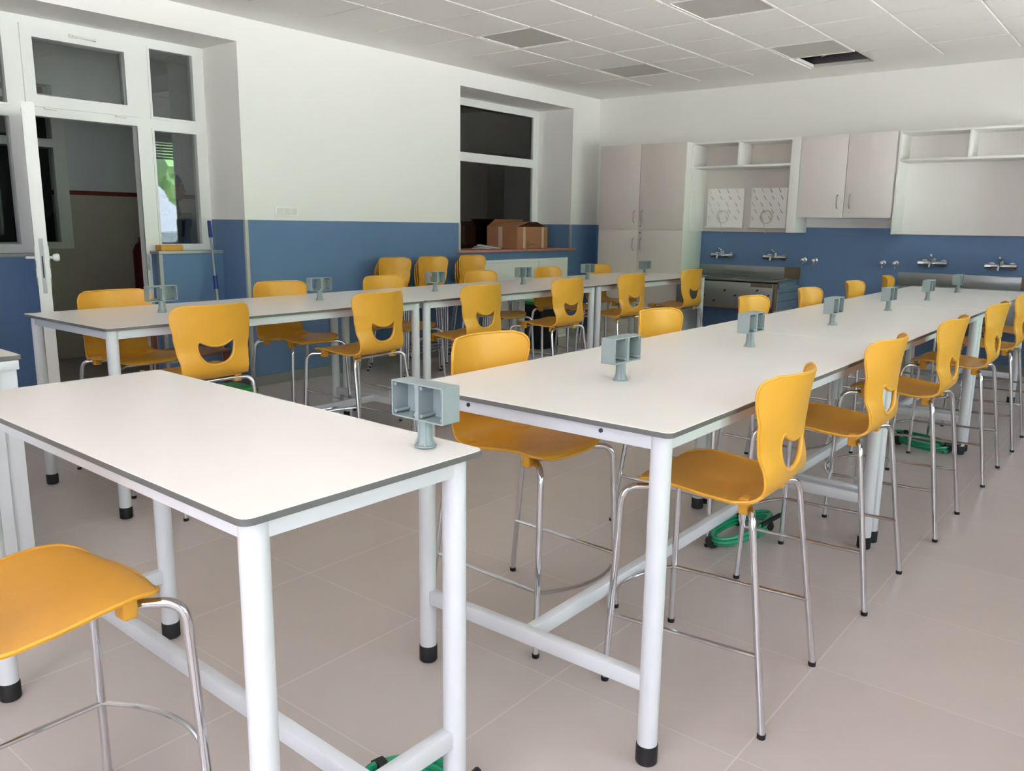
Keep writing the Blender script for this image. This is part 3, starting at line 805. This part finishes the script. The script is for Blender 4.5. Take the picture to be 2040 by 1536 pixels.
for x, lab in ((2.745, 'left gas tap of the pair beside the left sink'), (2.862, 'right gas tap of the pair beside the left sink'),
               (3.565, 'left gas tap of the pair beside the right sink'), (3.69, 'right gas tap of the pair beside the right sink')):
    if gp is None:
        gp = thing('gas_tap', lab, 'tap', (x, 8.0, 1.033), 0, 'small single wall taps')
        MB().lathe([(.028, 0), (.028, -.008), (.013, -.014), (.013, -.05)], (0, 0, 0), 'chrome', 14, 'y').build('body', gp)
        MB().lathe([(.016, -.05), (.022, -.054), (.022, -.078), (.012, -.084)], (0, 0, 0), 'chrome', 14, 'y').build('knob', gp)
        MB().tube(fillet([(0, -.035, 0), (0, -.04, -.03), (0, -.055, -.05)], .01), .007, 'chrome', 8).build('spout', gp)
    else: dup(gp, (x, 8, 1.030), 0, lab)

# ================================================================ LEFT WALL THINGS
sw = thing('light_switch', 'white triple switch plate on the left wall above the blue paint', 'switch', (0, 3.19, 1.46))
MB().box(0, .009, -.118, .118, -.04, .04, 'cabw', .003).build('plate', sw)
for k in (-1, 0, 1): MB().box(.009, .013, k*.07-.03, k*.07+.03, -.026, .026, 'lam', .002).build('rocker', sw)
rc = thing('low_cupboard', 'white low cupboard set flush below the corridor window', 'cupboard', (0, 5.66, 0))
MB().panel('x', .002, .022, (0, 1.675), (.0, .985), [(.03, 1.08, .03, .955), (1.10, 1.645, .03, .955)], 'cabw').build('frame', rc)
MB().box(.003, .016, .032, 1.078, .032, .953, 'cabw').build('door', rc); MB().box(.003, .014, 1.102, 1.643, .032, .953, 'shelfb').build('door', rc)
# carton on the sill
ct = thing('cardboard_box', 'open brown cardboard box standing on the terracotta window sill', 'box', (.0, 6.345, 1.10), math.radians(1))
b = MB(); cw, cl, ch, th = .45, .60, .252, .004       # x back from 0 to -cw, y 0..cl
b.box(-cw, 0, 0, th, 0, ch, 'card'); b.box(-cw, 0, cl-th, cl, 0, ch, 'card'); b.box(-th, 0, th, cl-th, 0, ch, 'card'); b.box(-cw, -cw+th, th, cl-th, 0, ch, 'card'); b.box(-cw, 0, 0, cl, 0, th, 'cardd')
b.build('carton', ct)
def flap(p0, p1, off, nm='flap'):
    a, c, o_ = Vector(p0), Vector(p1), Vector(off); bb = MB()
    q = [a, c, c+o_-(c-a)*.04, a+o_+(c-a)*.04]; n_ = (c-a).cross(o_).normalized()*.003
    lo = [bb.bm.verts.new(v) for v in q]; hi = [bb.bm.verts.new(v+n_) for v in q]; k = bb.mi('card')
    for f in (lo[::-1], hi): bb.bm.faces.new(f)
    for j in range(4): bb.bm.faces.new((lo[j], lo[(j+1) % 4], hi[(j+1) % 4], hi[j]))
    bb.build(nm, ct)
flap((-cw, 0, ch), (0, 0, ch), (0, .25, .055)); flap((-cw, cl, ch), (0, cl, ch), (0, -.20, .06)); flap((-cw, 0, ch), (-cw, cl, ch), (.10, 0, .085))
b = MB()
for y in (.135, .50): b.box(0, .0015, y-.022, y+.022, .004, ch-.002, 'tape')
b.box(-cw*.55-.03, -cw*.55+.03, -.0015, 0, .004, ch-.002, 'tape'); b.build('packing_tape', ct)
b = MB(); b.tube([(.002, .215+.02*math.cos(a), .065+.028*math.sin(a)) for a in [k*.5 for k in range(1, 12)]], .0035, 'green', 6)
b.tube([(.002, .205, .045), (.002, .23, .075), (.002, .245, .05)], .004, 'green', 6)
b.tube([(.002, .25+.013*k, .052+.006*math.sin(k*1.7)) for k in range(12)], .0022, 'green', 6); b.build('printed_logo', ct)
pf = thing('paper_stack', 'white papers and an orange folder lying on the window sill left of the box', 'papers', (-.27, 6.12, 1.102), .3)
for k in range(3): MB().box(-.10, .10, -.15, .15, .001+k*.012, .009+k*.012, 'paper', 0, T=Matrix.Rotation(.25*k-.2, 4, 'Z') @ Matrix.Rotation(.06*k, 4, 'Y')).build('sheet', pf)
MB().box(-.11, .11, -.02, .24, .03, .035, 'orange', 0, T=Matrix.Rotation(-.1, 4, 'X')).build('folder', pf)
o = MB().box(-.05, .05, -.095, .095, 0, .046, 'sponge', .008).build('sponge', None, (-.42, 2.35, 1.134)); tag(o, 'ochre sponge block lying on the ledge beside the door', 'sponge')
mp = thing('mop_pole', 'grey telescopic pole with blue grips leaning in the door niche corner', 'mop', (0, 0, 0))
pa, pb = Vector((-.325, 2.66, 1.375)), Vector((-.10, 2.60, .02)); L_ = lambda t: pa.lerp(pb, t)
MB().tube([L_(.09), L_(.42)], .009, 'pole', 12).build('upper_pole', mp); MB().tube([L_(.36), L_(.97)], .0135, 'pole', 12).build('lower_pole', mp)
MB().tube([L_(0), L_(.1)], .0155, 'bluep', 12).build('grip', mp); MB().tube([L_(.33), L_(.41)], .018, 'bluep', 12).build('clamp', mp)
MB().box(-.16, -.02, 2.56, 2.76, 0, .03, 'bluep', .008).build('mop_head', mp)

# bins
def make_bin(label, loc, w_, h_):
    t = thing('waste_bin', label, 'bin', loc, 0, 'black bins with green lids')
    b = MB(); b.prism(rrect(-w_/2, w_/2, -w_/2, w_/2, .03), 0, h_-.03, 'black'); b.build('body', t)
    b = MB(); b.prism(rrect(-w_/2-.008, w_/2+.008, -w_/2-.008, w_/2+.008, .035), h_-.03, h_-.012, 'lid'); b.prism(rrect(-w_/2+.01, w_/2-.01, -w_/2+.01, w_/2-.01, .03), h_-.012, h_, 'lid'); b.build('lid', t)
    return t
make_bin('black bin with green lid against the wall under the corridor window', (.34, 6.33, 0), .34, .53)
make_bin('bin with bright green lid beneath the near wall-side table', (1.79, 1.44, 0), .24, .44)
# small brown wooden chair in front of the niche
ch_ = thing('wooden_chair', 'small brown wooden chair behind the near stools, below the door niche', 'chair', (.46, 1.98, 0), math.radians(20))
MB().box(-.2, .2, -.2, .2, .43, .452, 'wood', .008).build('seat', ch_)
for x in (-.17, .17):
    for y in (-.17, .17): MB().box(x-.016, x+.016, y-.016, y+.016, 0, .43 if x > 0 else .74, 'wood', .003).build('leg', ch_)
MB().box(-.19, -.17, -.19, .19, .60, .75, 'wood', .004).build('backrest', ch_)
# teacher's pedestal
pd = thing('pedestal_cabinet', 'white cabinet with grey-edged top at the left edge of the picture', 'cabinet', (2.80, .0, 0), math.radians(-2))
MB().box(-.60, -.012, -1.2, -.012, .0, .884, 'white', .003).build('carcass', pd)
b = MB(); b.prism(rrect(-.62, .003, -1.22, 0.003, .006), .884, .899, 'lam', 'core'); b.build('top', pd)
MB().box(-.013, .004, -1.19, -.075, .02, .845, 'white', .002).build('door', pd); MB().box(-.013, .005, -1.19, -.008, .849, .882, 'white', .002).build('drawer', pd)

# hoses on the floor
def hose(label, c, rx, ry, rot, turns=3, cuff=True):
    t = thing('garden_hose', label, 'hose', c, rot, 'coiled green hoses on the floor')
    pts = []
    for k in range(int(turns*28)):
        a = 2*PI*k/28; q = 1-.045*math.sin(a*.35)+.02*math.sin(a*3.3)
        pts.append((rx*q*math.cos(a), ry*q*math.sin(a), .0125+.017*(k/28)*.9+.004*math.sin(a*2)))
    b = MB(); b.tube(pts, .0085, 'hose', 8); b.build('coil', t)
    b = MB()
    for a in (.5, 2.7, 4.4):
        p = Vector((rx*math.cos(a), ry*math.sin(a), .03)); d_ = Vector((-rx*math.sin(a), ry*math.cos(a), 0)).normalized()
        MB().tube([p-d_*.012, p+d_*.012], .03, 'black', 10).build('cable_tie', t)
    b.tube([(rx*1.0, ry*.1, .06), (rx*1.15, ry*.85, .065)], .011, 'black', 8); b.build('hose_end', t)
hose('green hose coil with black ties on the floor under the near middle table', (4.565, 2.27, 0), .078, .24, math.radians(-3), 3.2)
hose('green hose coil on the floor further back under the middle table row', (4.80, 4.52, 0), .20, .115, math.radians(-35), 3)
hose('green hose coil just peeping in at the bottom edge', (4.68, .07, 0), .12, .11, .3, 3)
b = MB(); b.tube(fillet([(4.35, 4.95, .03), (4.5, 4.75, .03), (4.66, 4.62, .03)], .05), .018, 'black', 10); tag(b.build('black_pipe'), 'short black pipe on the floor beside the far green hose', 'pipe')

# ================================================================ CORRIDOR CONTENTS
dk = thing('school_desk', 'dark wooden desk in the corridor behind the window', 'desk', (-1.15, 6.95, 0))
MB().box(-.35, .35, -.6, .6, .72, .75, 'wood', .004).build('desktop', dk)
for x in (-.3, .3):
    for y in (-.55, .55): MB().tube([(x, y, 0), (x, y, .72)], .018, 'black', 10).build('leg', dk)
cc = thing('stacked_chair', 'orange wooden chair standing on the desk in the dark corridor', 'chair', (-1.02, 6.80, .75), math.radians(75))
MB().box(-.18, .18, -.19, .19, .44, .456, 'owood', .004).build('seat', cc); MB().box(-.20, -.185, -.18, .18, .47, .63, 'owood', .004).build('backrest', cc)
for x in (-.17, .17):
    for y in (-.17, .17): MB().tube([(x, y, 0), (x*.95, y*.95, .44 if x > 0 else .6)], .011, 'black', 8).build('leg', cc)

# ---- person standing in the corridor, seen dimly through the side light
pe = thing('person', 'person in black jacket standing in profile in the dark corridor behind the side light', 'person', (-1.45, 2.97, 0), PI/2)
# local: facing +x, left +y
def skin(name, V, E, root, m, parent, lv=2):
    me = bpy.data.meshes.new(name); me.from_pydata([v[0] for v in V], E, []); o = bpy.data.objects.new(name, me); COL.objects.link(o); o.parent = parent
    md = o.modifiers.new('skin', 'SKIN'); md.use_smooth_shade = True
    for i, v in enumerate(V):
        r = v[1] if hasattr(v[1], '__len__') else (v[1], v[1]); me.skin_vertices[0].data[i].radius = r
    me.skin_vertices[0].data[root].use_root = True
    s = o.modifiers.new('sub', 'SUBSURF'); s.levels = lv; s.render_levels = lv
    me.materials.append(MT[m]); return o
V = [((0, 0, .95), (.13, .16)), ((0, 0, 1.15), (.115, .15)), ((0, 0, 1.34), (.12, .19)), ((0, 0, 1.45), (.075, .10)), ((.01, 0, 1.53), (.05, .05)), ((.02, 0, 1.60), .055),
     ((0, .19, 1.40), .062), ((-.03, .24, 1.12), .048), ((.05, .25, .88), .036), ((.07, .25, .82), .032),
     ((0, -.19, 1.40), .062), ((-.03, -.24, 1.12), .048), ((.08, -.25, .90), .036), ((.10, -.25, .84), .032),
     ((0, .09, .84), .088), ((.02, .10, .48), .060), ((-.01, .10, .10), .045), ((.02, .10, .05), .042), ((.14, .11, .035), .034),
     ((0, -.09, .84), .088), ((.0, -.10, .48), .060), ((-.04, -.10, .10), .045), ((-.02, -.10, .05), .042), ((.10, -.11, .035), .034)]
E_ = [(0, 1), (1, 2), (2, 3), (3, 4), (4, 5), (2, 6), (6, 7), (7, 8), (8, 9), (2, 10), (10, 11), (11, 12), (12, 13), (0, 14), (14, 15), (15, 16), (16, 17), (17, 18), (0, 19), (19, 20), (20, 21), (21, 22), (22, 23)]
skin('body', V, E_, 0, 'cloth', pe)
bm = bmesh.new(); g = bmesh.ops.create_uvsphere(bm, u_segments=28, v_segments=20, radius=1)
for v in g['verts']:
    x, y, z = v.co; fx = max(0, x)
    X = .098*x; Y = .076*y*(1-.18*max(0, -z)); Z = .122*z
    if x > 0: X += .012*math.exp(-((z+.75)/.25)**2)*math.exp(-(y/.4)**2)              # chin
    X += .030*math.exp(-((z+.12)/.16)**2)*math.exp(-(y/.17)**2)*(x > 0)                 # nose
    X -= .010*math.exp(-((z-.12)/.12)**2)*math.exp(-((abs(y)-.38)/.18)**2)*(x > 0)      # eye sockets
    X += .008*math.exp(-((z+.45)/.07)**2)*math.exp(-(y/.3)**2)*(x > 0)                  # lips
    v.co = Vector((X+.03, Y, Z+1.665))
bb = MB(); bb.bm.free(); bb.bm = bm; bb.mi('skin'); hd = bb.build('head', pe, angle=3)
for s in (-1, 1):
    MB().lathe([(.004, -.006), (.022, -.004), (.024, .003), (.012, .006)], (.022, s*.078, 1.66), 'skin', 14, 'y').build('ear', hd)
    MB().lathe([(.003, -.002), (.009, 0), (.003, .002)], (.118, s*.03, 1.678), 'paper', 10, 'x').build('eye', hd)
bm = bmesh.new(); g = bmesh.ops.create_uvsphere(bm, u_segments=24, v_segments=16, radius=1)
for v in g['verts']:
    x, y, z = v.co; v.co = Vector((.106*x+.018, .084*y, .125*z+1.678))
bmesh.ops.delete(bm, geom=[v for v in bm.verts if v.co.z < 1.70-(.09 if v.co.x < -.01 else 0) or (v.co.x > .09 and v.co.z < 1.735)], context='VERTS')
bb = MB(); bb.bm.free(); bb.bm = bm; bb.mi('hair'); bb.build('hair', pe, angle=3)
for s in (-1, 1):                                     # hands
    hx_, hy_, hz_ = (.08, .25, .79) if s > 0 else (.11, -.25, .81)
    VV = [((hx_, hy_, hz_+.03), .026), ((hx_+.005, hy_, hz_-.03), (.034, .016)), ((hx_+.01, hy_, hz_-.06), (.034, .014))]; EE = [(0, 1), (1, 2)]
    for q in range(4):
        n0 = len(VV); ox = -.027+.018*q; ln = (.062, .072, .068, .052)[q]
        VV += [((hx_+.01+ox, hy_, hz_-.07), .0092), ((hx_+.012+ox, hy_-s*.008, hz_-.07-ln*.55), .0085), ((hx_+.012+ox, hy_-s*.022, hz_-.07-ln), .0075)]; EE += [(2, n0), (n0, n0+1), (n0+1, n0+2)]
    n0 = len(VV); VV += [((hx_+.04, hy_-s*.01, hz_-.02), .011), ((hx_+.055, hy_-s*.018, hz_-.06), .009)]; EE += [(1, n0), (n0, n0+1)]
    skin('hand', VV, EE, 0, 'skin', pe, 1)
fe = thing('fire_extinguisher', 'dark red extinguisher hanging on the corridor wall, half hidden by the door post', 'fire extinguisher', (-2.49, 3.18, .62))
MB().lathe([(.02, 0), (.082, .012), (.085, .05), (.085, .44), (.06, .50), (.025, .53), (.02, .56)], (0, 0, 0), 'red', 20).build('cylinder', fe)
b = MB(); b.box(-.03, .05, -.012, .012, .55, .58, 'black', .003); b.tube(fillet([(0, .01, .56), (0, .09, .54), (0, .10, .2)], .04), .009, 'black', 8); b.build('valve_hose', fe)
MB().box(-.11, -.085, -.04, .04, .30, .36, 'alu').build('wall_bracket', fe)
